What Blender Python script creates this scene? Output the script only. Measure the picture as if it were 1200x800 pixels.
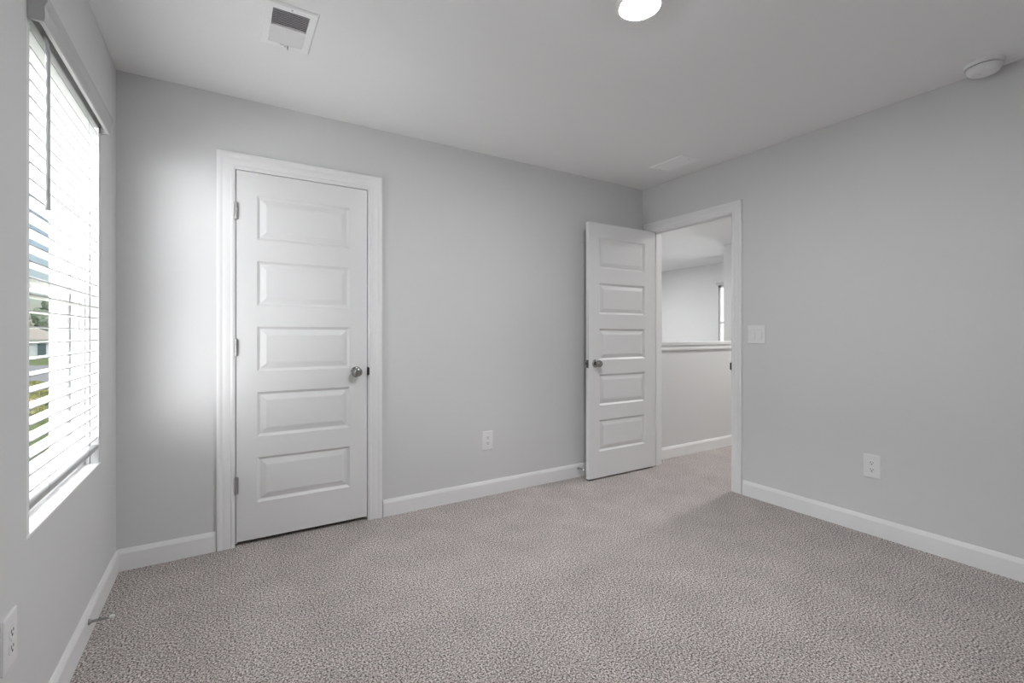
import bpy, bmesh, math, random
from mathutils import Vector, Matrix, noise

for o in list(bpy.data.objects):
    bpy.data.objects.remove(o)
SC = bpy.context.scene
COL = SC.collection
PI = math.pi

# ------------------------------------------------------------------ camera
cam = bpy.data.cameras.new('camera')
cam.sensor_width = 36.0
cam.lens = 546.55 * 36.0 / 1200.0
cam.shift_y = -9.2 / 1200.0
cam.clip_start = 0.03
cam.clip_end = 600
cam_ob = bpy.data.objects.new('camera', cam)
COL.objects.link(cam_ob)
cam_ob.location = (0, 0, 1.1566)
cam_ob.rotation_euler = (PI / 2, 0, -0.550414)
SC.camera = cam_ob

# ------------------------------------------------------------------ view, sky, sun, daylight
SC.view_settings.view_transform = 'Standard'
SC.view_settings.look = 'None'
SC.view_settings.exposure = 0.0
SC.view_settings.gamma = 1.0
SC.view_settings.use_curve_mapping = False

SKY_STRENGTH = 0.10
SUN_STRENGTH = 3.0
WINDOW_W = 3550.0
OBLIQUE_W = 1700.0
GROUND_W = 600.0
STAIR_W = 480.0
LAMP_EMIT = 520.0
HALL_FILL = 550.0
STAIR_FILL = 1350.0

world = bpy.data.worlds.new('world')
SC.world = world
world.use_nodes = True
wn = world.node_tree
wn.nodes.clear()
sky = wn.nodes.new('ShaderNodeTexSky')
sky.sky_type = 'NISHITA'
sky.sun_disc = False
sky.sun_elevation = math.radians(48)
sky.sun_rotation = math.radians(140)
bg = wn.nodes.new('ShaderNodeBackground')
bg.inputs['Strength'].default_value = SKY_STRENGTH
wo = wn.nodes.new('ShaderNodeOutputWorld')
wn.links.new(sky.outputs[0], bg.inputs[0])
wn.links.new(bg.outputs[0], wo.inputs[0])


def light(name, kind, loc, direction, energy, color=(1, 1, 1), **kw):
    l = bpy.data.lights.new(name, kind)
    l.energy = energy
    l.color = color
    for k, v in kw.items():
        setattr(l, k, v)
    o = bpy.data.objects.new(name, l)
    COL.objects.link(o)
    o.location = loc
    o.rotation_euler = Vector(direction).to_track_quat('-Z', 'Y').to_euler()
    return o


light('sun', 'SUN', (20, -20, 30), (-0.55, 0.45, -0.75), SUN_STRENGTH, (1, 0.97, 0.92), angle=0.01)
# area lamps for daylight from sky and ground outside the bedroom and stairwell windows
light('daylight', 'AREA', (-3.4, 2.6, 4.6), (1, 0, -1.05), WINDOW_W, (0.975, 0.988, 1.0), shape='RECTANGLE', size=4.0, size_y=3.0)
light('daylight', 'AREA', (-3.9, -4.6, 1.7), (0.46, 0.88, -0.05), OBLIQUE_W, (0.975, 0.988, 1.0), shape='RECTANGLE', size=5.0, size_y=5.0)
light('daylight', 'AREA', (-4.6, -0.6, -1.2), (1, 0.5, 0.5), GROUND_W, (0.975, 0.988, 1.0), shape='RECTANGLE', size=6.0, size_y=3.0)  # added low lamp, stands in for light bounced up off the lawn
light('daylight', 'AREA', (10.2, 4.9, 1.9), (-1, 0, -0.1), STAIR_W, shape='RECTANGLE', size=3.0, size_y=3.0)

# ------------------------------------------------------------------ room constants (metres)
D, XL, XR, YF, H = 2.9423, -0.4553, 3.1729, -0.345, 2.44
TW = 0.115                      # partition thickness
XO = -0.610                     # outer face of window wall
FAR = 7.66                      # far wall of the stairwell


# ------------------------------------------------------------------ materials
def mat(name, color, rough=0.6, metal=0.0, spec=0.4, bump=None, emit=None):
    m = bpy.data.materials.new(name)
    m.use_nodes = True
    nt = m.node_tree
    b = nt.nodes['Principled BSDF']
    b.inputs['Base Color'].default_value = (*color, 1)
    b.inputs['Roughness'].default_value = rough
    b.inputs['Metallic'].default_value = metal
    b.inputs['Specular IOR Level'].default_value = spec
    if emit:
        b.inputs['Emission Color'].default_value = (*emit[0], 1)
        b.inputs['Emission Strength'].default_value = emit[1]
    if bump:
        scale, strength, dist = bump
        tc = nt.nodes.new('ShaderNodeTexCoord')
        nz = nt.nodes.new('ShaderNodeTexNoise')
        nz.inputs['Scale'].default_value = scale
        nz.inputs['Detail'].default_value = 3
        bp = nt.nodes.new('ShaderNodeBump')
        bp.inputs['Strength'].default_value = strength
        bp.inputs['Distance'].default_value = dist
        nt.links.new(tc.outputs['Object'], nz.inputs['Vector'])
        nt.links.new(nz.outputs['Fac'], bp.inputs['Height'])
        nt.links.new(bp.outputs[0], b.inputs['Normal'])
    return m


def noise_mat(name, c0, c1, scale, rough=0.9, detail=3, lo=0.35, hi=0.65, bump=0.0, dist=0.01):
    m = bpy.data.materials.new(name)
    m.use_nodes = True
    nt = m.node_tree
    b = nt.nodes['Principled BSDF']
    b.inputs['Roughness'].default_value = rough
    b.inputs['Specular IOR Level'].default_value = 0.1
    tc = nt.nodes.new('ShaderNodeTexCoord')
    nz = nt.nodes.new('ShaderNodeTexNoise')
    nz.inputs['Scale'].default_value = scale
    nz.inputs['Detail'].default_value = detail
    cr = nt.nodes.new('ShaderNodeValToRGB')
    cr.color_ramp.elements[0].position = lo
    cr.color_ramp.elements[1].position = hi
    cr.color_ramp.elements[0].color = (*c0, 1)
    cr.color_ramp.elements[1].color = (*c1, 1)
    nt.links.new(tc.outputs['Object'], nz.inputs['Vector'])
    nt.links.new(nz.outputs['Fac'], cr.inputs[0])
    nt.links.new(cr.outputs[0], b.inputs['Base Color'])
    if bump:
        bp = nt.nodes.new('ShaderNodeBump')
        bp.inputs['Strength'].default_value = bump
        bp.inputs['Distance'].default_value = dist
        nt.links.new(nz.outputs['Fac'], bp.inputs['Height'])
        nt.links.new(bp.outputs[0], b.inputs['Normal'])
    return m


M_WALL = mat('grey wall paint', (0.70, 0.70, 0.70), 0.75, spec=0.25, bump=(260, 0.06, 0.001))
M_CEIL = mat('ceiling paint', (0.89, 0.89, 0.89), 0.85, spec=0.15, bump=(200, 0.06, 0.001))
M_TRIM = mat('white semi-gloss trim', (0.85, 0.85, 0.85), 0.38, spec=0.4)
M_DOOR = mat('white door paint', (0.785, 0.785, 0.785), 0.40, spec=0.4)
M_PLASTIC = mat('white plastic', (0.83, 0.83, 0.83), 0.35)
M_VINYL = mat('white vinyl', (0.82, 0.82, 0.82), 0.4)
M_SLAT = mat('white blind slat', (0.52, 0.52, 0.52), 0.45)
M_NICKEL = mat('satin nickel', (0.36, 0.355, 0.35), 0.2, metal=1.0)
M_STEEL = mat('grey steel', (0.45, 0.45, 0.44), 0.35, metal=1.0)
M_DARK = mat('dark slot', (0.03, 0.03, 0.03), 0.6)
M_DUCT_SHADE = mat('grey painted duct shade', (0.24, 0.24, 0.24), 0.7)
M_LATCH = mat('dark nickel latch', (0.16, 0.16, 0.155), 0.4, metal=0.9)
M_RUBBER = mat('white rubber tip', (0.75, 0.75, 0.72), 0.6)
M_CORD = mat('pale grey cord', (0.45, 0.46, 0.47), 0.8)
M_WAND = mat('grey clear plastic wand', (0.42, 0.43, 0.43), 0.25)
M_ENAMEL = mat('white enamelled steel', (0.93, 0.93, 0.93), 0.4)
M_CAP = mat('painted cap board', (0.665, 0.665, 0.665), 0.45)
M_LENS = mat('lit lens', (0.9, 0.9, 0.9), 0.5, emit=((0.975, 0.988, 1.0), LAMP_EMIT))
M_STAIR_FILL = mat('added stairwell fill lens', (0.9, 0.9, 0.9), 0.5, emit=((0.98, 0.99, 1.0), STAIR_FILL))
M_HALL_FILL = mat('added hall fill lens', (0.9, 0.9, 0.9), 0.5, emit=((1, 0.985, 0.955), HALL_FILL))

# carpet: speckled twist pile
M_CARPET = bpy.data.materials.new('beige grey carpet')
M_CARPET.use_nodes = True
nt = M_CARPET.node_tree
b = nt.nodes['Principled BSDF']
b.inputs['Roughness'].default_value = 1.0
b.inputs['Specular IOR Level'].default_value = 0.05
tc = nt.nodes.new('ShaderNodeTexCoord')
n1 = nt.nodes.new('ShaderNodeTexNoise')
n1.inputs['Scale'].default_value = 150
n1.inputs['Detail'].default_value = 2.5
n1.inputs['Roughness'].default_value = 0.6
n2 = nt.nodes.new('ShaderNodeTexNoise')
n2.inputs['Scale'].default_value = 5
n2.inputs['Detail'].default_value = 2
vor = nt.nodes.new('ShaderNodeTexVoronoi')
vor.inputs['Scale'].default_value = 130
cr = nt.nodes.new('ShaderNodeValToRGB')
cr.color_ramp.elements[0].position = 0.37
cr.color_ramp.elements[0].color = (0.112, 0.100, 0.095, 1)
cr.color_ramp.elements[1].position = 0.64
cr.color_ramp.elements[1].color = (0.86, 0.80, 0.775, 1)
e = cr.color_ramp.elements.new(0.50)
e.color = (0.46, 0.412, 0.396, 1)
cr2 = nt.nodes.new('ShaderNodeValToRGB')
cr2.color_ramp.elements[0].position = 0.3
cr2.color_ramp.elements[0].color = (0.92, 0.92, 0.92, 1)
cr2.color_ramp.elements[1].position = 0.7
cr2.color_ramp.elements[1].color = (1.06, 1.06, 1.06, 1)
mx = nt.nodes.new('ShaderNodeMix')
mx.data_type = 'RGBA'
mx.blend_type = 'MULTIPLY'
mx.inputs[0].default_value = 1.0
bp = nt.nodes.new('ShaderNodeBump')
bp.inputs['Strength'].default_value = 0.8
bp.inputs['Distance'].default_value = 0.006
for n in (n1, n2, vor):
    nt.links.new(tc.outputs['Object'], n.inputs['Vector'])
nt.links.new(n1.outputs['Fac'], cr.inputs[0])
nt.links.new(n2.outputs['Fac'], cr2.inputs[0])
nt.links.new(cr.outputs[0], mx.inputs[6])
nt.links.new(cr2.outputs[0], mx.inputs[7])
nt.links.new(mx.outputs[2], b.inputs['Base Color'])
nt.links.new(vor.outputs['Distance'], bp.inputs['Height'])
nt.links.new(bp.outputs[0], b.inputs['Normal'])

# clear glass: see-through with a slight reflection
M_GLASS = bpy.data.materials.new('window glass')
M_GLASS.use_nodes = True
nt = M_GLASS.node_tree
nt.nodes.clear()
tr = nt.nodes.new('ShaderNodeBsdfTransparent')
tr.inputs[0].default_value = (0.95, 0.95, 0.95, 1)
gl = nt.nodes.new('ShaderNodeBsdfGlossy')
gl.inputs['Roughness'].default_value = 0.02
ms = nt.nodes.new('ShaderNodeMixShader')
ms.inputs[0].default_value = 0.03
out = nt.nodes.new('ShaderNodeOutputMaterial')
nt.links.new(tr.outputs[0], ms.inputs[1])
nt.links.new(gl.outputs[0], ms.inputs[2])
nt.links.new(ms.outputs[0], out.inputs[0])

M_LAWN = noise_mat('lawn', (0.15, 0.23, 0.06), (0.27, 0.33, 0.12), 1.2)
M_ROAD = noise_mat('concrete road', (0.42, 0.42, 0.42), (0.50, 0.50, 0.49), 2.0)
M_PATH = noise_mat('pale paving', (0.50, 0.45, 0.38), (0.58, 0.53, 0.46), 3.0)
M_LEAF = noise_mat('leaves', (0.22, 0.31, 0.20), (0.42, 0.50, 0.35), 2.2, bump=0.6, dist=0.2)
M_LEAF2 = noise_mat('pale leaves', (0.33, 0.36, 0.25), (0.55, 0.55, 0.42), 2.0, bump=0.6, dist=0.2)
M_BUSH = noise_mat('shrub leaves', (0.12, 0.18, 0.05), (0.40, 0.36, 0.10), 8.0, bump=0.6, dist=0.05)
M_BLOOM = noise_mat('orange blossom', (0.55, 0.18, 0.05), (0.75, 0.45, 0.12), 9.0)
M_BARK = noise_mat('bark', (0.10, 0.08, 0.06), (0.20, 0.16, 0.12), 6.0)
M_SIDING = mat('pale siding', (0.78, 0.83, 0.86), 0.7)
M_ROOF = noise_mat('beige shingles', (0.56, 0.52, 0.44), (0.66, 0.61, 0.52), 4.0)
M_TEAL = mat('dark teal pane', (0.06, 0.12, 0.13), 0.2)


# ------------------------------------------------------------------ mesh helpers
class MB:
    def __init__(self):
        self.v, self.f = [], []

    def add(self, vs, fs):
        n = len(self.v)
        self.v += [tuple(p) for p in vs]
        self.f += [tuple(n + i for i in f) for f in fs]
        return self

    def box(self, x0, x1, y0, y1, z0, z1):
        if x0 > x1: x0, x1 = x1, x0
        if y0 > y1: y0, y1 = y1, y0
        if z0 > z1: z0, z1 = z1, z0
        return self.add([(x0, y0, z0), (x1, y0, z0), (x1, y1, z0), (x0, y1, z0), (x0, y0, z1), (x1, y0, z1), (x1, y1, z1), (x0, y1, z1)],
                        [(0, 3, 2, 1), (4, 5, 6, 7), (0, 1, 5, 4), (1, 2, 6, 5), (2, 3, 7, 6), (3, 0, 4, 7)])

    def lathe(self, prof, axis='z', seg=32, o=(0, 0, 0)):
        """prof: (radius, height) list; closed by fans where the radius is 0"""
        vs, fs, rings = [], [], []
        for r, h in prof:
            if r < 1e-6:
                rings.append([len(vs)])
                vs.append((0, 0, h))
            else:
                rings.append(list(range(len(vs), len(vs) + seg)))
                vs += [(r * math.cos(2 * PI * k / seg), r * math.sin(2 * PI * k / seg), h) for k in range(seg)]
        for a, c in zip(rings, rings[1:]):
            for k in range(seg):
                k2 = (k + 1) % seg
                if len(a) == 1 and len(c) == 1: continue
                if len(a) == 1: fs.append((a[0], c[k2], c[k]))
                elif len(c) == 1: fs.append((a[k], a[k2], c[0]))
                else: fs.append((a[k], a[k2], c[k2], c[k]))
        if axis == '-y': vs = [(x, -z, y) for x, y, z in vs]
        if axis == 'x': vs = [(z, x, y) for x, y, z in vs]
        if axis == '-z': vs = [(x, -y, -z) for x, y, z in vs]
        return self.add([(x + o[0], y + o[1], z + o[2]) for x, y, z in vs], fs)

    def tube(self, pts, r, seg=8):
        pts = [Vector(p) for p in pts]
        vs, fs = [], []
        for i, p in enumerate(pts):
            t = (pts[min(i + 1, len(pts) - 1)] - pts[max(i - 1, 0)]).normalized()
            up = Vector((0, 0, 1)) if abs(t.z) < 0.9 else Vector((1, 0, 0))
            a = t.cross(up).normalized()
            c = a.cross(t)
            vs += [p + r * (a * math.cos(2 * PI * k / seg) + c * math.sin(2 * PI * k / seg)) for k in range(seg)]
        for i in range(len(pts) - 1):
            for k in range(seg):
                k2 = (k + 1) % seg
                fs.append((i * seg + k, i * seg + k2, (i + 1) * seg + k2, (i + 1) * seg + k))
        fs.append(tuple(range(seg - 1, -1, -1)))
        fs.append(tuple((len(pts) - 1) * seg + k for k in range(seg)))
        return self.add(vs, fs)

    def extrude(self, prof, fn0, fn1):
        """a closed 2D profile swept straight from fn0(p) to fn1(p)"""
        n = len(prof)
        vs = [fn0(*p) for p in prof] + [fn1(*p) for p in prof]
        fs = [(k, (k + 1) % n, n + (k + 1) % n, n + k) for k in range(n)]
        fs += [tuple(range(n - 1, -1, -1)), tuple(range(n, 2 * n))]
        return self.add(vs, fs)

    def build(self, name, m, parent=None, bevel=0.0, smooth=False, seg=2):
        bm = bmesh.new()
        vv = [bm.verts.new(p) for p in self.v]
        for f in self.f:
            try:
                bm.faces.new([vv[i] for i in f])
            except ValueError:
                pass
        bmesh.ops.recalc_face_normals(bm, faces=bm.faces)
        if bevel:
            bmesh.ops.bevel(bm, geom=[e for e in bm.edges if len(e.link_faces) == 2 and e.calc_face_angle() > 0.5], offset=bevel, segments=seg, profile=0.5, affect='EDGES')
        me = bpy.data.meshes.new(name)
        bm.to_mesh(me)
        bm.free()
        me.materials.append(m)
        if smooth:
            for p in me.polygons: p.use_smooth = True
            me.set_sharp_from_angle(angle=math.radians(40))
        o = bpy.data.objects.new(name, me)
        COL.objects.link(o)
        if parent: o.parent = parent
        return o


def tag(o, label, cat, group=None, kind=None):
    o['label'] = label
    o['category'] = cat
    if group: o['group'] = group
    if kind: o['kind'] = kind
    return o


def thing(name, label, cat, loc=(0, 0, 0), rz=0.0, group=None, kind=None):
    o = bpy.data.objects.new(name, None)
    o.empty_display_size = 0.05
    COL.objects.link(o)
    o.location = loc
    o.rotation_euler = (0, 0, rz)
    return tag(o, label, cat, group, kind)


def dup(root, label, loc, rz=0.0):
    r = root.copy()
    COL.objects.link(r)
    r.location = loc
    r.rotation_euler = (0, 0, rz)
    r['label'] = label
    def rec(src, dst):
        for ch in list(src.children):
            c = ch.copy()
            COL.objects.link(c)
            c.parent = dst
            rec(ch, c)
    rec(root, r)
    return r


def struct(mb, name, m, label, cat, **kw):
    return tag(mb.build(name, m, **kw), label, cat, kind='structure')


# ------------------------------------------------------------------ room shell
struct(MB().box(XO, 6.3, YF - 0.155, D + TW, -0.12, 0), 'floor', M_CARPET, 'beige-grey speckled wall-to-wall carpet of the bedroom and hall', 'carpet')
struct(MB().box(XO - 0.3, FAR + 0.3, YF - 0.5, 7.4, H, H + 0.15), 'ceiling', M_CEIL, 'plain pale ceiling over the bedroom and hall', 'ceiling')

# window wall: opening Y 1.746-2.616, Z 0.607-2.06
WY0, WY1, WZ0, WZ1 = 1.746, 2.616, 0.607, 2.075
mb = MB()
mb.box(XO, XL, YF - 0.155, WY0, -0.12, H).box(XO, XL, WY1, D + TW, -0.12, H)
mb.box(XO, XL, WY0, WY1, -0.12, WZ0).box(XO, XL, WY0, WY1, WZ1, H)
struct(mb, 'wall_left', M_WALL, 'grey painted wall holding the window with the white blind', 'wall')

# back wall with the closet opening
CX0, CX1, CZ1 = 0.033, 0.763, 2.058
mb = MB()
mb.box(XL, CX0, D, D + TW, -0.12, H).box(CX1, XR + TW, D, D + TW, -0.12, H).box(CX0, CX1, D, D + TW, CZ1, H)
struct(mb, 'wall_back', M_WALL, 'grey painted wall holding the closed five-panel door', 'wall')

# right wall with the hall doorway
DY0, DY1, DZ1 = 2.063, 2.842, 2.052
mb = MB()
mb.box(XR, XR + TW, YF, DY0, -0.12, H).box(XR, XR + TW, DY1, D, -0.12, H).box(XR, XR + TW, DY0, DY1, DZ1, H)
struct(mb, 'wall_right', M_WALL, 'grey painted wall with the open doorway and light switch', 'wall')
struct(MB().box(XL, XR + TW, YF - 0.155, YF, -0.12, H), 'wall_front', M_WALL, 'grey painted wall opposite the closet door', 'wall')

# closet behind the closed door
mb = MB().box(-0.3, -0.2, D + TW, 3.7, -0.12, H).box(1.1, 1.2, D + TW, 3.7, -0.12, H).box(-0.3, 1.2, 3.7, 3.8, -0.12, H)
struct(mb, 'wall_closet', M_WALL, 'grey closet walls behind the closed door', 'wall')
struct(MB().box(-0.2, 1.1, D + TW, 3.7, -0.12, 0), 'floor_closet', M_CARPET, 'carpet inside the closet behind the closed door', 'carpet')

# hall and stairwell beyond the doorway
struct(MB().box(XR + TW, FAR, 0.9, 1.0, -0.12, H), 'wall_hall', M_WALL, 'grey hall wall running beyond the doorway', 'wall')
struct(MB().box(6.18, 6.30, D + TW, 4.176, -2.9, H).box(6.18, 6.30, 1.0, D + TW, -0.12, H), 'wall_landing', M_WALL, 'grey wall end seen past the half wall through the doorway', 'wall')
struct(MB().box(XR + TW - 0.1, XR + TW, D + TW, 7.1, -2.9, H), 'wall_stair_side', M_WALL, 'wall of the stairwell behind the half wall', 'wall')
struct(MB().box(XR, FAR + 0.1, 7.0, 7.1, -2.9, H), 'wall_stair_end', M_WALL, 'end wall of the stairwell', 'wall')
SY0, SY1, SZ0, SZ1 = 4.42, 5.28, 0.7, 2.03
mb = MB().box(FAR, FAR + 0.15, 1.0, SY0, -2.9, H).box(FAR, FAR + 0.15, SY1, 7.1, -2.9, H)
mb.box(FAR, FAR + 0.15, SY0, SY1, -2.9, SZ0).box(FAR, FAR + 0.15, SY0, SY1, SZ1, H)
struct(mb, 'wall_stair_far', M_WALL, 'bright far wall across the stairwell seen through the doorway', 'wall')
struct(MB().box(XR, FAR + 0.1, D, 7.1, -3.0, -2.9), 'floor_stairwell', M_CARPET, 'lower floor at the foot of the stairwell', 'floor')
struct(MB().box(XR + TW, 6.18, D, D + TW, -0.12, 1.045), 'wall_half', M_WALL, 'grey half wall on the landing beyond the doorway', 'half wall')
mb = MB().box(XR + TW, 6.18, D - 0.025, D + TW + 0.025, 1.045, 1.078)
o = struct(mb, 'trim_1', M_CAP, 'painted cap board and apron along the top of the half wall', 'trim', bevel=0.004)
MB().extrude([(0, 0.998), (0.012, 1.0), (0.016, 1.012), (0.016, 1.045), (0, 1.045)], lambda t, z: (XR + TW, D - t, z), lambda t, z: (6.18, D - t, z)).build('apron', M_TRIM, o)

# baseboards
BB = [(0, 0), (0.0135, 0), (0.0135, 0.084), (0.0105, 0.094), (0.006, 0.105), (0, 0.105)]
def base_x(x0, x1, y): return MB().extrude(BB, lambda t, z: (x0, y - t, z), lambda t, z: (x1, y - t, z))
def base_y(y0, y1, x, s): return MB().extrude(BB, lambda t, z: (x + s * t, y0, z), lambda t, z: (x + s * t, y1, z))
struct(base_x(XL, -0.045, D), 'baseboard_back', M_TRIM, 'short white baseboard between the window corner and the closet door casing', 'baseboard')
struct(base_x(0.845, XR, D), 'baseboard_back', M_TRIM, 'white baseboard between the closet door casing and the open door', 'baseboard')
struct(base_y(YF, D, XL, 1), 'baseboard_left', M_TRIM, 'white baseboard under the window', 'baseboard')
struct(base_y(YF, 1.99, XR, -1), 'baseboard_right', M_TRIM, 'long white baseboard under the light switch and wall outlet', 'baseboard')
struct(base_x(XR + TW, 6.18, D), 'baseboard_hall', M_TRIM, 'white baseboard at the foot of the half wall in the hall', 'baseboard')
mb = MB().extrude(BB, lambda t, z: (XL, YF + t, z), lambda t, z: (XR, YF + t, z))
struct(mb, 'baseboard_front', M_TRIM, 'white baseboard along the wall opposite the closet', 'baseboard')

# door casings: moulded profile mitred round three sides
CAS = [(0, 0), (0, 0.009), (0.004, 0.0115), (0.012, 0.0115), (0.016, 0.0085), (0.030, 0.0105), (0.048, 0.013), (0.052, 0.0115), (0.056, 0.0125), (0.062, 0.017), (0.074, 0.0185), (0.080, 0.0165), (0.080, 0)]
def casing(mb, s0, s1, z1, fn, w=1.0):
    n = len(CAS)
    vs = []
    for pt in range(4):
        for a, t in CAS:
            a *= w
            s, z = [(s0 - a, 0), (s0 - a, z1 + a), (s1 + a, z1 + a), (s1 + a, 0)][pt]
            vs.append(fn(s, z, t))
    fs = []
    for seg in range(3):
        for k in range(n):
            k2 = (k + 1) % n
            fs.append((seg * n + k, seg * n + k2, (seg + 1) * n + k2, (seg + 1) * n + k))
    fs += [tuple(range(n)), tuple(range(3 * n, 4 * n))]
    return mb.add(vs, fs)

# closet: jamb lining + casing
mb = MB()
casing(mb, 0.038, 0.758, 2.055, lambda s, z, t: (s, D - t, z))
t2 = struct(mb, 'trim_2', M_TRIM, 'white moulded casing round the closed closet door', 'door casing', smooth=True)
mb = MB().box(CX0, 0.0435, D - 0.006, D + TW, 0, CZ1).box(0.7525, CX1, D - 0.006, D + TW, 0, CZ1).box(0.0435, 0.7525, D - 0.006, D + TW, 2.0495, CZ1)
mb.box(0.0435, 0.055, D + 0.037, D + 0.07, 0, 2.0495).box(0.741, 0.7525, D + 0.037, D + 0.07, 0, 2.0495).box(0.0435, 0.7525, D + 0.037, D + 0.07, 2.038, 2.0495)
mb.build('jamb', M_TRIM, t2)
MB().box(0.7515, 0.7545, D - 0.012, D + 0.02, 0.898, 0.950).box(0.7515, 0.7600, D - 0.0135, D - 0.0105, 0.902, 0.946).build('strike_plate', M_DARK, t2)['label'] = 'dark metal strike plate'

# hall doorway: jamb lining + casing
mb = MB()
casing(mb, 2.0735, 2.835, 2.043, lambda s, z, t: (XR - t, s, z), 0.97)
t3 = struct(mb, 'trim_3', M_TRIM, 'white moulded casing round the open hall doorway', 'door casing', smooth=True)
mb = MB().box(XR - 0.006, XR + TW + 0.006, DY0, 2.0775, 0, DZ1).box(XR - 0.006, XR + TW + 0.006, 2.830, DY1, 0, DZ1).box(XR - 0.006, XR + TW + 0.006, 2.0775, 2.830, 2.039, DZ1)
mb.box(XR + 0.040, XR + 0.075, 2.0775, 2.089, 0, 2.039).box(XR + 0.040, XR + 0.075, 2.8185, 2.830, 0, 2.039).box(XR + 0.040, XR + 0.075, 2.0775, 2.830, 2.028, 2.039)
mb.build('jamb', M_TRIM, t3)
MB().box(XR - 0.010, XR + 0.030, 2.0765, 2.080, 0.886, 0.948).box(XR - 0.012, XR - 0.004, 2.076, 2.086, 0.893, 0.941).build('strike_plate', M_DARK, t3)['label'] = 'dark metal strike plate'
mb = MB()
casing(mb, 2.0735, 2.835, 2.043, lambda s, z, t: (XR + TW + t, s, z), 0.97)
mb.build('casing', M_TRIM, t3, smooth=True)


# ------------------------------------------------------------------ doors
ROWS = [(0.222, 0.470), (0.585, 0.832), (0.947, 1.195), (1.312, 1.558), (1.677, 1.921)]
RINGS = [(0.0, 0.0), (0.002, 0.003), (0.013, 0.0120), (0.017, 0.0120), (0.044, 0.0030), (0.049, 0.0022)]
def leaf(W, HT, z0, T, px0, px1):
    mb = MB()
    xs = [0, px0, px1, W]
    zs = [z0] + [q for r in ROWS for q in r] + [HT]
    for side in (0, 1):
        y = lambda dep: dep if side == 0 else T - dep
        for i in range(3):
            for j in range(len(zs) - 1):
                x0, x1, a, c = xs[i], xs[i + 1], zs[j], zs[j + 1]
                if i == 1 and j % 2 == 1:
                    rs = []
                    for off, dep in RINGS:
                        rs.append([(x0 + off, y(dep), a + off), (x1 - off, y(dep), a + off), (x1 - off, y(dep), c - off), (x0 + off, y(dep), c - off)])
                    for r0, r1 in zip(rs, rs[1:]):
                        for k in range(4):
                            k2 = (k + 1) % 4
                            q = [r0[k], r0[k2], r1[k2], r1[k]]
                            mb.add(q if side == 0 else q[::-1], [(0, 1, 2, 3)])
                    q = rs[-1]
                    mb.add(q if side == 0 else q[::-1], [(0, 1, 2, 3)])
                else:
                    q = [(x0, y(0), a), (x1, y(0), a), (x1, y(0), c), (x0, y(0), c)]
                    mb.add(q if side == 0 else q[::-1], [(0, 1, 2, 3)])
    for x, s in ((0, 1), (W, -1)):
        q = [(x, 0, z0), (x, 0, HT), (x, T, HT), (x, T, z0)]
        mb.add(q if s > 0 else q[::-1], [(0, 1, 2, 3)])
    for z, s in ((z0, 1), (HT, -1)):
        q = [(0, 0, z), (0, T, z), (W, T, z), (W, 0, z)]
        mb.add(q if s > 0 else q[::-1], [(0, 1, 2, 3)])
    return mb

def build_leaf(mb, parent):
    # the two faces already point outwards; keep their winding
    me = bpy.data.meshes.new('leaf')
    me.from_pydata(mb.v, [], mb.f)
    bm = bmesh.new(); bm.from_mesh(me)
    bmesh.ops.remove_doubles(bm, verts=bm.verts, dist=1e-5)
    bmesh.ops.recalc_face_normals(bm, faces=bm.faces)
    bm.to_mesh(me); bm.free()
    me.materials.append(M_DOOR)
    o = bpy.data.objects.new('leaf', me)
    COL.objects.link(o)
    o.parent = parent
    return o

ROSE = [(0, 0), (0.0325, 0), (0.0325, 0.003), (0.030, 0.006), (0.022, 0.009), (0.013, 0.011), (0.0115, 0.020), (0.013, 0.026)]
BALL = [(0.013, 0.026), (0.020, 0.030), (0.0255, 0.037), (0.0275, 0.045), (0.0265, 0.053), (0.022, 0.060), (0.014, 0.064), (0, 0.0655)]
def knob(parent, x, z, y=0.0, flip=False):
    k = MB().lathe(BALL, '-y').build('door_knob', M_NICKEL, parent, smooth=True)
    k['label'] = 'round satin nickel knob'
    MB().lathe(ROSE, '-y').build('rosette', M_NICKEL, k, smooth=True)
    k.location = (x, y, z)
    if flip: k.rotation_euler = (0, 0, PI)
    return k

def hinge(parent, x, y, z):
    mb = MB()
    for k in range(5):
        mb.lathe([(0, 0), (0.0065, 0), (0.0065, 0.0172), (0, 0.0172)], 'z', 14, (0, -0.0065, -0.045 + k * 0.018))
    mb.lathe([(0, 0), (0.0045, 0), (0.0045, 0.004), (0, 0.006)], 'z', 12, (0, -0.0065, 0.045))
    mb.box(0.0, 0.012, -0.003, 0.0005, -0.0445, 0.0445)
    h = mb.build('hinge', M_STEEL, parent, smooth=True)
    h.location = (x, y, z)
    h['label'] = 'grey metal hinge'
    return h

d1 = thing('door_1', 'closed white five-panel closet door with round nickel knob', 'door', (0.0475, D + 0.001, 0), kind='structure')
build_leaf(leaf(0.7015, 2.046, 0.022, 0.035, 0.101, 0.597), d1)
knob(d1, 0.634, 0.923)
knob(d1, 0.634, 0.923, 0.035, True)
for z in (1.823, 1.080, 0.331):
    hinge(d1, -0.0005, -0.0035, z)

LW = 0.738
d2 = thing('door_2', 'white five-panel door standing open against the back wall', 'door', (3.158 - LW, 2.7935, 0), kind='structure')
build_leaf(leaf(LW, 2.034, 0.014, 0.035, 0.109, LW - 0.116), d2)
knob(d2, 0.067, 0.921)
knob(d2, 0.067, 0.921, 0.035, True)
MB().box(-0.0012, 0.001, 0.005, 0.030, 0.888, 0.950).box(-0.011, 0.0, 0.012, 0.024, 0.910, 0.930).build('latch_plate', M_LATCH, d2)['label'] = 'metal latch plate'
for z in (1.81, 1.07, 0.32):
    h = hinge(d2, LW + 0.002, 0.0375, z)
    h.rotation_euler = (0, 0, PI)

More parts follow.
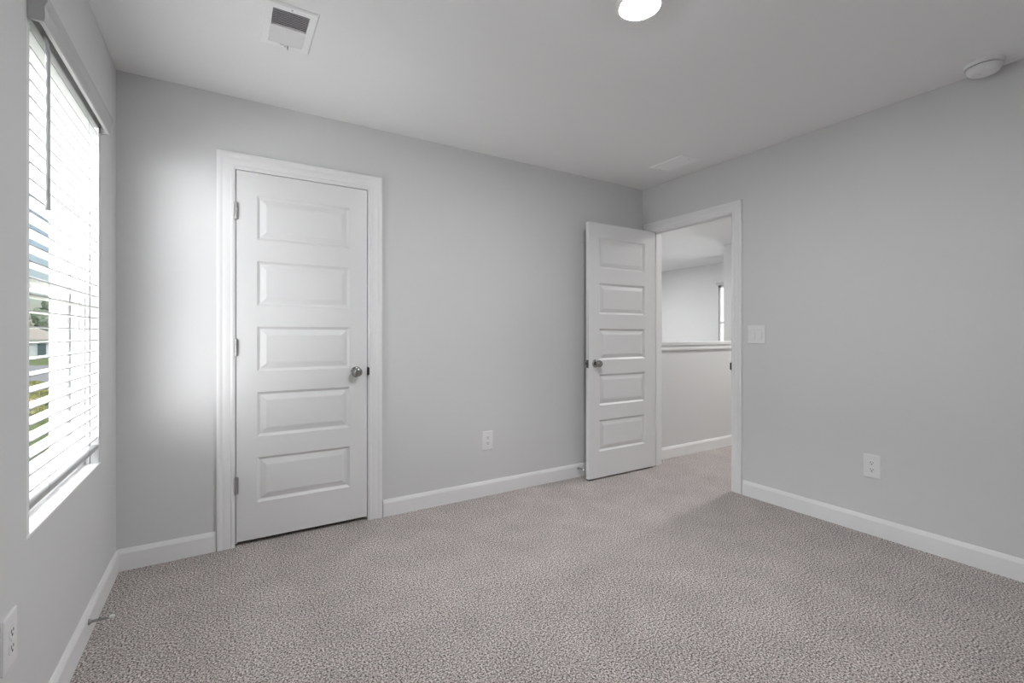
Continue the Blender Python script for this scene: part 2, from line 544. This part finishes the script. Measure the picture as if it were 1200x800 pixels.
# ------------------------------------------------------------------ window in the window wall
w1 = thing('window_1', 'white vinyl single-hung window behind the horizontal blind', 'window', (-0.55, 2.181, WZ0), kind='structure')
def W(mb): # world -> window local
    mb.v = [(x + 0.55, y - 2.181, z - WZ0) for x, y, z in mb.v]
    return mb
FX0 = -0.487   # room-side face of the frame jambs
mb = MB()
ribs = [(-0.482, -0.457), (-0.497, -0.487), (-0.509, -0.502), (-0.544, -0.521), (-0.610, -0.549)]
for ya, yb, yi in ((WY1, 2.603, 2.588), (WY0, 1.759, 1.774)):
    mb.box(-0.610, -0.457, ya, yb, WZ0, WZ1)
    for xa, xb in ribs:
        mb.box(xa, xb, yb, yi, WZ0, WZ1)
for xa, xb, h in ((-0.516, -0.506, 0.030), (-0.530, -0.516, 0.042), (-0.610, -0.530, 0.052)):
    mb.box(xa, xb, WY0, WY1, WZ0, WZ0 + h)
mb.box(-0.610, -0.53, WY0, WY1, WZ1 - 0.045, WZ1)
W(mb).build('window_frame', M_VINYL, w1)
mb = MB()
for y0, y1 in ((1.774, 1.814), (2.548, 2.588)): mb.box(-0.576, -0.550, y0, y1, 0.659, 1.345)
mb.box(-0.576, -0.550, 1.774, 2.588, 0.659, 0.71).box(-0.576, -0.548, 1.774, 2.588, 1.305, 1.345)
W(mb).build('lower_sash', M_VINYL, w1)
mb = MB()
for y0, y1 in ((1.774, 1.782), (2.580, 2.588)): mb.box(-0.604, -0.578, y0, y1, 1.31, 2.03)
mb.box(-0.604, -0.578, 1.774, 2.588, 1.31, 1.345)
W(mb).build('upper_sash', M_VINYL, w1)
W(MB().box(-0.568, -0.564, 1.810, 2.552, 0.70, 1.315)).build('lower_pane', M_GLASS, w1)
W(MB().box(-0.594, -0.590, 1.778, 2.584, 1.335, 2.035)).build('upper_pane', M_GLASS, w1)
W(MB().box(-0.548, -0.538, 2.10, 2.26, 1.322, 1.338)).build('sash_lock', M_VINYL, w1)
struct(MB().box(-0.506, XL + 0.0005, WY0 + 0.0005, WY1 - 0.0005, WZ0 - 0.004, WZ0 + 0.003), 'trim_4', M_TRIM, 'narrow white sill board under the window blind', 'window sill')

# ------------------------------------------------------------------ blind
bl = thing('window_blind', 'white horizontal two-inch slat blind hanging in the window', 'blind', (-0.482, 2.181, WZ0))
def Bl(mb):
    mb.v = [(x + 0.482, y - 2.181, z - WZ0) for x, y, z in mb.v]
    return mb
SX0, SX1, SYA, SYB = -0.5055, -0.4575, 1.778, 2.586
NS = 29
ZT, ZB = 1.990, 0.722
mb = MB()
for i in range(NS):
    z = ZT + (ZB - ZT) * i / (NS - 1)
    n = 8
    prof = []
    for k in range(n + 1):
        u = k / n
        prof.append((SX0 + (SX1 - SX0) * u, z + 0.0022 * (1 - (2 * u - 1) ** 2)))
    # outline in plan with rounded ends
    pl = []
    cr_ = 0.011
    for cx, cy, a0 in ((SX1 - cr_, SYB - cr_, 0), (SX0 + cr_, SYB - cr_, 90), (SX0 + cr_, SYA + cr_, 180), (SX1 - cr_, SYA + cr_, 270)):
        for k in range(5):
            a = math.radians(a0 + 90 * k / 4)
            pl.append((cx + cr_ * math.cos(a), cy + cr_ * math.sin(a)))
    m_ = len(pl)
    vs = [(x, y, z + 0.0017) for x, y in pl] + [(x, y, z - 0.0017) for x, y in pl]
    fs = [tuple(range(m_)), tuple(range(2 * m_ - 1, m_ - 1, -1))] + [(k, m_ + k, m_ + (k + 1) % m_, (k + 1) % m_) for k in range(m_)]
    mb.add(vs, fs)
Bl(mb).build('slats', M_SLAT, bl)
Bl(MB().box(SX0, SX1, SYA, SYB, 0.672, 0.690)).build('bottom_rail', M_SLAT, bl, bevel=0.003)
Bl(MB().box(-0.512, -0.457, WY0 + 0.006, WY1 - 0.006, 2.022, 2.068)).build('head_rail', M_SLAT, bl, bevel=0.002)
mb = MB()
VP = [(-0.4340, 2.008), (-0.4240, 2.008), (-0.4215, 2.014), (-0.4215, 2.050), (-0.4180, 2.058), (-0.4150, 2.066), (-0.4150, 2.080), (-0.4340, 2.080)]
mb.extrude(VP, lambda x, z: (x, 1.7525, z), lambda x, z: (x, 2.6155, z))
mb.box(-0.456, -0.434, 1.7525, 1.7625, 2.008, 2.080).box(-0.456, -0.434, 2.6055, 2.6155, 2.008, 2.080)
Bl(mb).build('valance', M_SLAT, bl)
for y in (1.94, 2.42):
    for x in (-0.4560, -0.5070):
        Bl(MB().tube([(x, y, 2.022), (x, y, 0.676)], 0.0007, 6)).build('ladder_cord', M_CORD, bl)
Bl(MB().tube([(-0.445, 1.850, 2.012), (-0.4405, 1.849, 1.995), (-0.4375, 1.8475, 1.96), (-0.4375, 1.8475, 1.516)], 0.0050, 10).lathe([(0, 0), (0.0058, 0), (0.0058, 0.03), (0.0045, 0.034), (0, 0.034)], 'z', 12, (-0.4375, 1.8475, 1.512))).build('tilt_wand', M_WAND, bl, smooth=True)['label'] = 'grey tilt wand'

# ------------------------------------------------------------------ ceiling fittings
def make_light(name, label, loc, lens_mat):
    t = thing(name, label, 'ceiling light', loc, group='round ceiling lights')
    MB().lathe([(0.070, 0.004), (0.073, 0.012), (0.079, 0.014), (0.088, 0.009), (0.094, 0.002), (0.094, 0.0), (0.070, 0.0)], '-z', 64).build('trim_ring', M_ENAMEL, t, smooth=True)
    MB().lathe([(0.071, 0.002), (0.071, 0.009), (0.066, 0.0135), (0.052, 0.0175), (0.03, 0.0195), (0, 0.020)], '-z', 48).build('lens', lens_mat, t, smooth=True)
    return t
make_light('ceiling_light', 'lit round white disk light in the bedroom ceiling', (1.372, 1.286, H), M_LENS)
make_light('ceiling_light', 'added unseen fill light in the hall ceiling beyond the doorway', (4.5, 2.3, H), M_HALL_FILL)  # added fill lamp, out of view, brightens the hall past the doorway
make_light('ceiling_light', 'added unseen fill light in the ceiling of the stairwell', (5.5, 6.0, H), M_STAIR_FILL)  # invented lamp, hidden from the camera, lifts the far stairwell wall

def make_vent(label, loc, two_way):
    t = thing('ceiling_vent', label, 'vent', loc, group='air registers in the ceiling')
    wx, wy, gx, gy = 0.099, 0.1535, 0.0665, 0.1185
    vs, fs = [], []
    for hx, hy, z in ((wx, wy, 0), (wx, wy, -0.002), (wx - 0.006, wy - 0.006, -0.0075), (gx + 0.002, gy + 0.002, -0.0085), (gx, gy, -0.0075), (gx, gy, -0.0015)):
        vs += [(-hx, -hy, z), (hx, -hy, z), (hx, hy, z), (-hx, hy, z)]
    for r in range(5):
        for k in range(4):
            k2 = (k + 1) % 4
            fs.append((r * 4 + k, r * 4 + k2, r * 4 + 4 + k2, r * 4 + 4 + k))
    fr = MB().add(vs, fs)
    if two_way: fr.box(-gx, gx, -0.0045, 0.0045, -0.0085, -0.0015)
    fr.build('frame', M_ENAMEL, t)
    MB().box(-gx, gx, -gy, gy, -0.0015, -0.0008).build('backing', M_DUCT_SHADE, t)['label'] = 'dark plate painted as the shaded duct'  # flat plate whose dark colour stands in for shade inside the duct
    mb = MB()
    def blade(a, d, half, along_x):
        # one pressed louver: a thin sloping strip
        th = 0.0016
        q = [(-half, a - d, -0.0084), (half, a - d, -0.0084), (half, a + d, -0.002), (-half, a + d, -0.002),
             (-half, a - d + th, -0.0084), (half, a - d + th, -0.0084), (half, a + d + th, -0.002), (-half, a + d + th, -0.002)]
        if not along_x: q = [(y, x, z) for x, y, z in q]
        mb.add(q, [(0, 1, 2, 3), (4, 7, 6, 5), (0, 4, 5, 1), (3, 2, 6, 7), (0, 3, 7, 4), (1, 5, 6, 2)])
    if two_way:
        n = 9
        for s in (-1, 1):
            for k in range(n):
                blade(s * (0.0095 + (gy - 0.0135) * (k + 0.5) / n), 0.0036 if s < 0 else -0.0046, gx, True)
    else:
        n = 11
        for k in range(n):
            blade(-gx + 0.004 + (2 * gx - 0.008) * (k + 0.5) / n, -0.0046, gy, False)
    mb.build('louvers', M_ENAMEL, t)
    for y in (-0.136, 0.136):
        MB().lathe([(0, 0), (0.0035, 0), (0.003, 0.0015), (0, 0.002)], '-z', 12, (0, y, -0.008)).build('screw', M_STEEL, t, smooth=True)
    if two_way:
        MB().box(-0.022, 0.012, 0.124, 0.1265, -0.0092, -0.007).box(0.008, 0.0115, 0.122, 0.136, -0.020, -0.008).build('lever', M_STEEL, t)['label'] = 'small grey damper lever'
    return t
make_vent('white two-way air register in the ceiling near the window and closet door', (0.2245, 2.160, H), True)
make_vent('white one-way air register in the ceiling above the hall doorway', (2.885, 2.3605, H), False)

sd = thing('smoke_detector', 'round white smoke detector on the ceiling by the bare wall', 'smoke detector', (3.072, 0.716, H))
MB().lathe([(0, 0), (0.072, 0), (0.072, 0.011), (0.069, 0.015), (0.062, 0.016), (0, 0.016)], '-z', 48).build('base', M_PLASTIC, sd, smooth=True)
MB().lathe([(0, 0.016), (0.0595, 0.016), (0.0595, 0.0195), (0, 0.0195)], '-z', 48).build('vent_slot', M_DARK, sd)['label'] = 'dark vent slot'
MB().lathe([(0, 0.0195), (0.0635, 0.0195), (0.0640, 0.023), (0.0600, 0.036), (0.0535, 0.0455), (0.042, 0.0500), (0.0, 0.0515)], '-z', 48).build('cover', M_PLASTIC, sd, smooth=True)
MB().lathe([(0, 0), (0.011, 0), (0.010, 0.002), (0, 0.0025)], '-z', 24, (-0.018, 0.018, -0.0508)).build('test_button', M_PLASTIC, sd, smooth=True)

# ------------------------------------------------------------------ wall fittings
def rrect(hw, hh, r, n=5):
    p = []
    for cx, cz, a0 in ((hw - r, hh - r, 0), (-hw + r, hh - r, 90), (-hw + r, -hh + r, 180), (hw - r, -hh + r, 270)):
        for k in range(n):
            a = math.radians(a0 + 90 * k / (n - 1))
            p.append((cx + r * math.cos(a), cz + r * math.sin(a)))
    return p

def plate(hw, hh, t=0.0062):
    mb = MB()
    rings = [(rrect(hw, hh, 0.004), 0), (rrect(hw, hh, 0.004), -t * 0.55), (rrect(hw - 0.002, hh - 0.002, 0.004), -t * 0.85), (rrect(hw - 0.006, hh - 0.006, 0.004), -t)]
    vs, fs = [], []
    n = len(rings[0][0])
    for p, y in rings:
        vs += [(x, y, z) for x, z in p]
    for r in range(3):
        for k in range(n):
            k2 = (k + 1) % n
            fs.append((r * n + k, r * n + k2, (r + 1) * n + k2, (r + 1) * n + k))
    fs.append(tuple(range(3 * n, 4 * n)))
    fs.append(tuple(range(n)))
    return mb.add(vs, fs)

def make_outlet(label, loc, rz):
    t = thing('wall_outlet', label, 'outlet', loc, rz, group='duplex wall outlets')
    plate(0.0425, 0.067).build('plate', M_PLASTIC, t)
    for z in (0.0195, -0.0195):
        p = rrect(0.0165, 0.0140, 0.009, 6)
        n = len(p)
        vs = [(x, -0.0060, zz) for x, zz in p] + [(x * 0.97, -0.0078, zz * 0.97) for x, zz in p]
        fs = [tuple(range(n, 2 * n))] + [(k, (k + 1) % n, n + (k + 1) % n, n + k) for k in range(n)]
        r = MB().add(vs, fs).build('receptacle', M_PLASTIC, t)
        r.location = (0, 0, z)
        MB().box(-0.0075, -0.0050, -0.0084, -0.0076, -0.0005, 0.0080).build('slot', M_DARK, r)
        MB().box(0.0050, 0.0075, -0.0084, -0.0076, 0.0005, 0.0075).build('slot', M_DARK, r)
        MB().lathe([(0, 0.0074), (0.0030, 0.0074), (0.0030, 0.0084), (0, 0.0084)], '-y', 14, (0, 0, -0.0065)).build('ground_hole', M_DARK, r)
    MB().lathe([(0, 0.006), (0.003, 0.006), (0.0025, 0.0072), (0, 0.0075)], '-y', 12).build('screw', M_PLASTIC, t)
    return t
out1 = make_outlet('white outlet low on the back wall between closet door and open door', (1.600, D, 0.392), 0)
dup(out1, 'white outlet low on the bare wall below and past the light switch', (XR, 1.2035, 0.393), -PI / 2)
dup(out1, 'white outlet low on the window wall, cut by the picture edge', (XL, 1.621, 0.404), PI / 2)

sw = thing('light_switch', 'white two-rocker light switch beside the hall doorway', 'light switch', (XR, 1.8895, 1.151), -PI / 2)
plate(0.0635, 0.0645).build('plate', M_PLASTIC, sw)
for x in (-0.0235, 0.0235):
    MB().add([(x - 0.0165, -0.006, -0.034), (x + 0.0165, -0.006, -0.034), (x + 0.0165, -0.006, 0.034), (x - 0.0165, -0.006, 0.034),
              (x - 0.0165, -0.0072, -0.034), (x + 0.0165, -0.0072, -0.034), (x + 0.0165, -0.0072, 0.034), (x - 0.0165, -0.0072, 0.034)],
             [(4, 5, 6, 7), (0, 1, 5, 4), (1, 2, 6, 5), (2, 3, 7, 6), (3, 0, 4, 7)]).build('bezel', M_CAP, sw)
    MB().add([(x - 0.0150, -0.0072, -0.0325), (x + 0.0150, -0.0072, -0.0325), (x + 0.0150, -0.0072, 0.0325), (x - 0.0150, -0.0072, 0.0325),
              (x - 0.0150, -0.0122, -0.0325), (x + 0.0150, -0.0122, -0.0325), (x + 0.0150, -0.0076, 0.0325), (x - 0.0150, -0.0076, 0.0325),
              (x - 0.0150, -0.0090, 0.0), (x + 0.0150, -0.0090, 0.0)],
             [(4, 5, 9, 8), (8, 9, 6, 7), (0, 1, 5, 4), (2, 3, 7, 6), (0, 4, 8, 7, 3), (1, 2, 6, 9, 5)]).build('rocker', M_PLASTIC, sw)
    for z in (0.048, -0.048):
        MB().lathe([(0, 0.006), (0.003, 0.006), (0.0025, 0.0072), (0, 0.0075)], '-y', 12, (x, 0, z)).build('screw', M_PLASTIC, sw)

# spring door stops screwed into the baseboards (local -Y points away from the wall)
def make_stop(label, loc, rz):
    t = thing('door_stop', label, 'door stop', loc, rz, group='spring door stops')
    MB().lathe([(0, 0), (0.011, 0), (0.011, 0.003), (0.007, 0.007), (0.005, 0.010), (0, 0.010)], '-y', 20).build('base', M_STEEL, t, smooth=True)
    pts = [(0.0042 * math.cos(2 * PI * a), -(0.008 + 0.054 * a / 18), 0.0042 * math.sin(2 * PI * a)) for a in [k / 10 for k in range(181)]]
    MB().tube(pts, 0.0012, 6).build('spring', M_STEEL, t, smooth=True)
    MB().lathe([(0, 0.060), (0.0065, 0.060), (0.0075, 0.064), (0.0075, 0.072), (0.006, 0.076), (0, 0.077)], '-y', 20).build('tip', M_RUBBER, t, smooth=True)['label'] = 'white rubber tip'
    return t
st = make_stop('metal spring door stop on the baseboard under the window', (XL + 0.0135, 2.337, 0.068), PI / 2)
dup(st, 'metal spring door stop on the baseboard behind the open door', (2.424, D - 0.0135, 0.074), 0)

# ------------------------------------------------------------------ stairwell window
w2 = thing('window_2', 'bright window on the far wall of the stairwell, a sliver seen through the doorway', 'window', (FAR, 4.83, SZ0), kind='structure')
def W2(mb):
    mb.v = [(x - FAR, y - 4.83, z - SZ0) for x, y, z in mb.v]
    return mb
mb = MB()
mb.box(FAR + 0.02, FAR + 0.10, SY1 - 0.035, SY1, SZ0, SZ1).box(FAR + 0.02, FAR + 0.10, SY0, SY0 + 0.035, SZ0, SZ1)
mb.box(FAR + 0.02, FAR + 0.10, SY0, SY1, SZ0, SZ0 + 0.04).box(FAR + 0.02, FAR + 0.10, SY0, SY1, SZ1 - 0.035, SZ1).box(FAR + 0.03, FAR + 0.09, SY0, SY1, 1.34, 1.38)
W2(mb).build('window_frame', M_VINYL, w2)
W2(MB().box(FAR + 0.055, FAR + 0.06, SY0 + 0.03, SY1 - 0.03, SZ0 + 0.03, SZ1 - 0.03)).build('pane', M_GLASS, w2)
mb = MB()
mb.box(FAR - 0.03, FAR, SY0 - 0.03, SY1 + 0.03, SZ1 + 0.005, SZ1 + 0.055)
W2(mb).build('head_rail', M_SLAT, w2)

# ------------------------------------------------------------------ outside, seen between the slats
GZ = -3.0
struct(MB().box(-160, 40, 7.5, 260, GZ - 0.5, GZ).box(-160, -0.7, -40, 7.5, GZ - 0.5, GZ), 'lawn', M_LAWN, 'sunlit green lawn below the window', 'lawn')
struct(MB().box(-160, 40, 46, 84, GZ, GZ + 0.03), 'road', M_ROAD, 'pale concrete street in front of the far house', 'road')
struct(MB().box(-14, -1.5, 14.6, 18.0, GZ, GZ + 0.02), 'path', M_PATH, 'pale paved strip crossing the lawn', 'path')

hs = thing('house', 'pale house with a beige hip roof across the street', 'house', (-32.0, 112, GZ))
MB().box(-9.5, 6.6, -4, 6, 0, 3.1).build('walls', M_SIDING, hs)
mb = MB()
x0, x1, y0, y1 = -10.1, 7.1, -4.6, 6.6
mb.add([(x0, y0, 3.05), (x1, y0, 3.05), (x1, y1, 3.05), (x0, y1, 3.05), (x0, y0, 3.25), (x1, y0, 3.25), (x1, y1, 3.25), (x0, y1, 3.25), (x0 + 5, 1, 5.9), (x1 - 5.2, 1, 5.9)],
       [(0, 3, 2, 1), (0, 1, 5, 4), (1, 2, 6, 5), (2, 3, 7, 6), (3, 0, 4, 7), (4, 5, 9, 8), (6, 7, 8, 9), (5, 6, 9), (7, 4, 8)])
mb.build('roof', M_ROOF, hs)
for xa, xb, za, zb in ((-7.6, -6.2, 0.8, 2.3), (-4.0, -2.6, 0.8, 2.3), (3.0, 3.9, 0.6, 2.5), (5.1, 6.3, 0.2, 2.6)):
    f = MB().box(xa, xb, -4.08, -3.98, za, zb).build('window', M_SIDING, hs)
    MB().box(xa + 0.08, xb - 0.08, -4.10, -4.07, za + 0.08, zb - 0.08).build('pane', M_TEAL, f)
MB().box(-0.8, 0.3, -4.07, -3.98, 0.0, 2.2).build('door', M_TEAL, hs)

def blob(mb, c, r, seed, sq=1.0):
    bm = bmesh.new()
    bmesh.ops.create_icosphere(bm, subdivisions=3, radius=1)
    vs = []
    for v in bm.verts:
        p = v.co.copy()
        k = 1 + 0.30 * noise.noise(p * 2.2 + Vector((seed, seed * .7, 3))) + 0.16 * noise.noise(p * 6 + Vector((seed, 1, 2)))
        vs.append((c[0] + p.x * r * k, c[1] + p.y * r * k, c[2] + p.z * r * k * sq))
    fs = [tuple(v.index for v in f.verts) for f in bm.faces]
    bm.free()
    return mb.add(vs, fs)

random.seed(5)
TREES = [(-47, 128, 11, M_LEAF2, 'pale green tree at the end of the row beyond the far house'),
         (-40.5, 132, 12.5, M_LEAF, 'tall green tree behind the hip end of the far house'),
         (-35, 126, 10.5, M_LEAF2, 'broad pale tree standing over the ridge of the far house'),
         (-30, 130, 12, M_LEAF, 'dark green tree rising over the far house roof'),
         (-24.5, 122, 9.0, M_LEAF2, 'low pale green tree beside the far house'),
         (-18.0, 131, 11.5, M_LEAF, 'green tree standing clear of the far house')]
for i, (x, y, h, m_, lab) in enumerate(TREES):
    t = thing('tree', lab, 'tree', (x, y, GZ), group='trees behind the far house')
    MB().lathe([(0, -0.1), (0.35, -0.1), (0.25, h * 0.3), (0.12, h * 0.7), (0, h * 0.72)], 'z', 10).build('trunk', M_BARK, t)
    mb = MB()
    for k in range(8):
        a = k * 2.4
        rr = 1.5 if k < 6 else 0.4
        blob(mb, (rr * math.cos(a), rr * math.sin(a), h * (0.36 + 0.07 * k)), 2.1 - 0.1 * k, i * 9.1 + k)
    mb.build('crown', m_, t)
for i, (x, y, s, lab) in enumerate(((-9.3, 37.5, 1.0, 'yellow-green shrub on the lawn nearer the street'), (-8.4, 31.8, 0.9, 'low green shrub with orange blossom on the lawn'))):
    t = thing('shrub', lab, 'shrub', (x, y, GZ), group='shrubs on the lawn')
    mb = MB()
    for k in range(5):
        blob(mb, (0.35 * s * math.cos(k * 2.1), 0.35 * s * math.sin(k * 2.1), s * (0.45 + 0.12 * k)), 0.48 * s, 50 + i * 7 + k)
    mb.build('foliage', M_BUSH, t)
    if i == 1:
        for k in range(5):
            blob(MB(), (0.55 * math.cos(k * 1.9 + 3.5), 0.55 * math.sin(k * 1.9 + 3.5), 0.75 + 0.1 * k), 0.14, k).build('blossom', M_BLOOM, t)
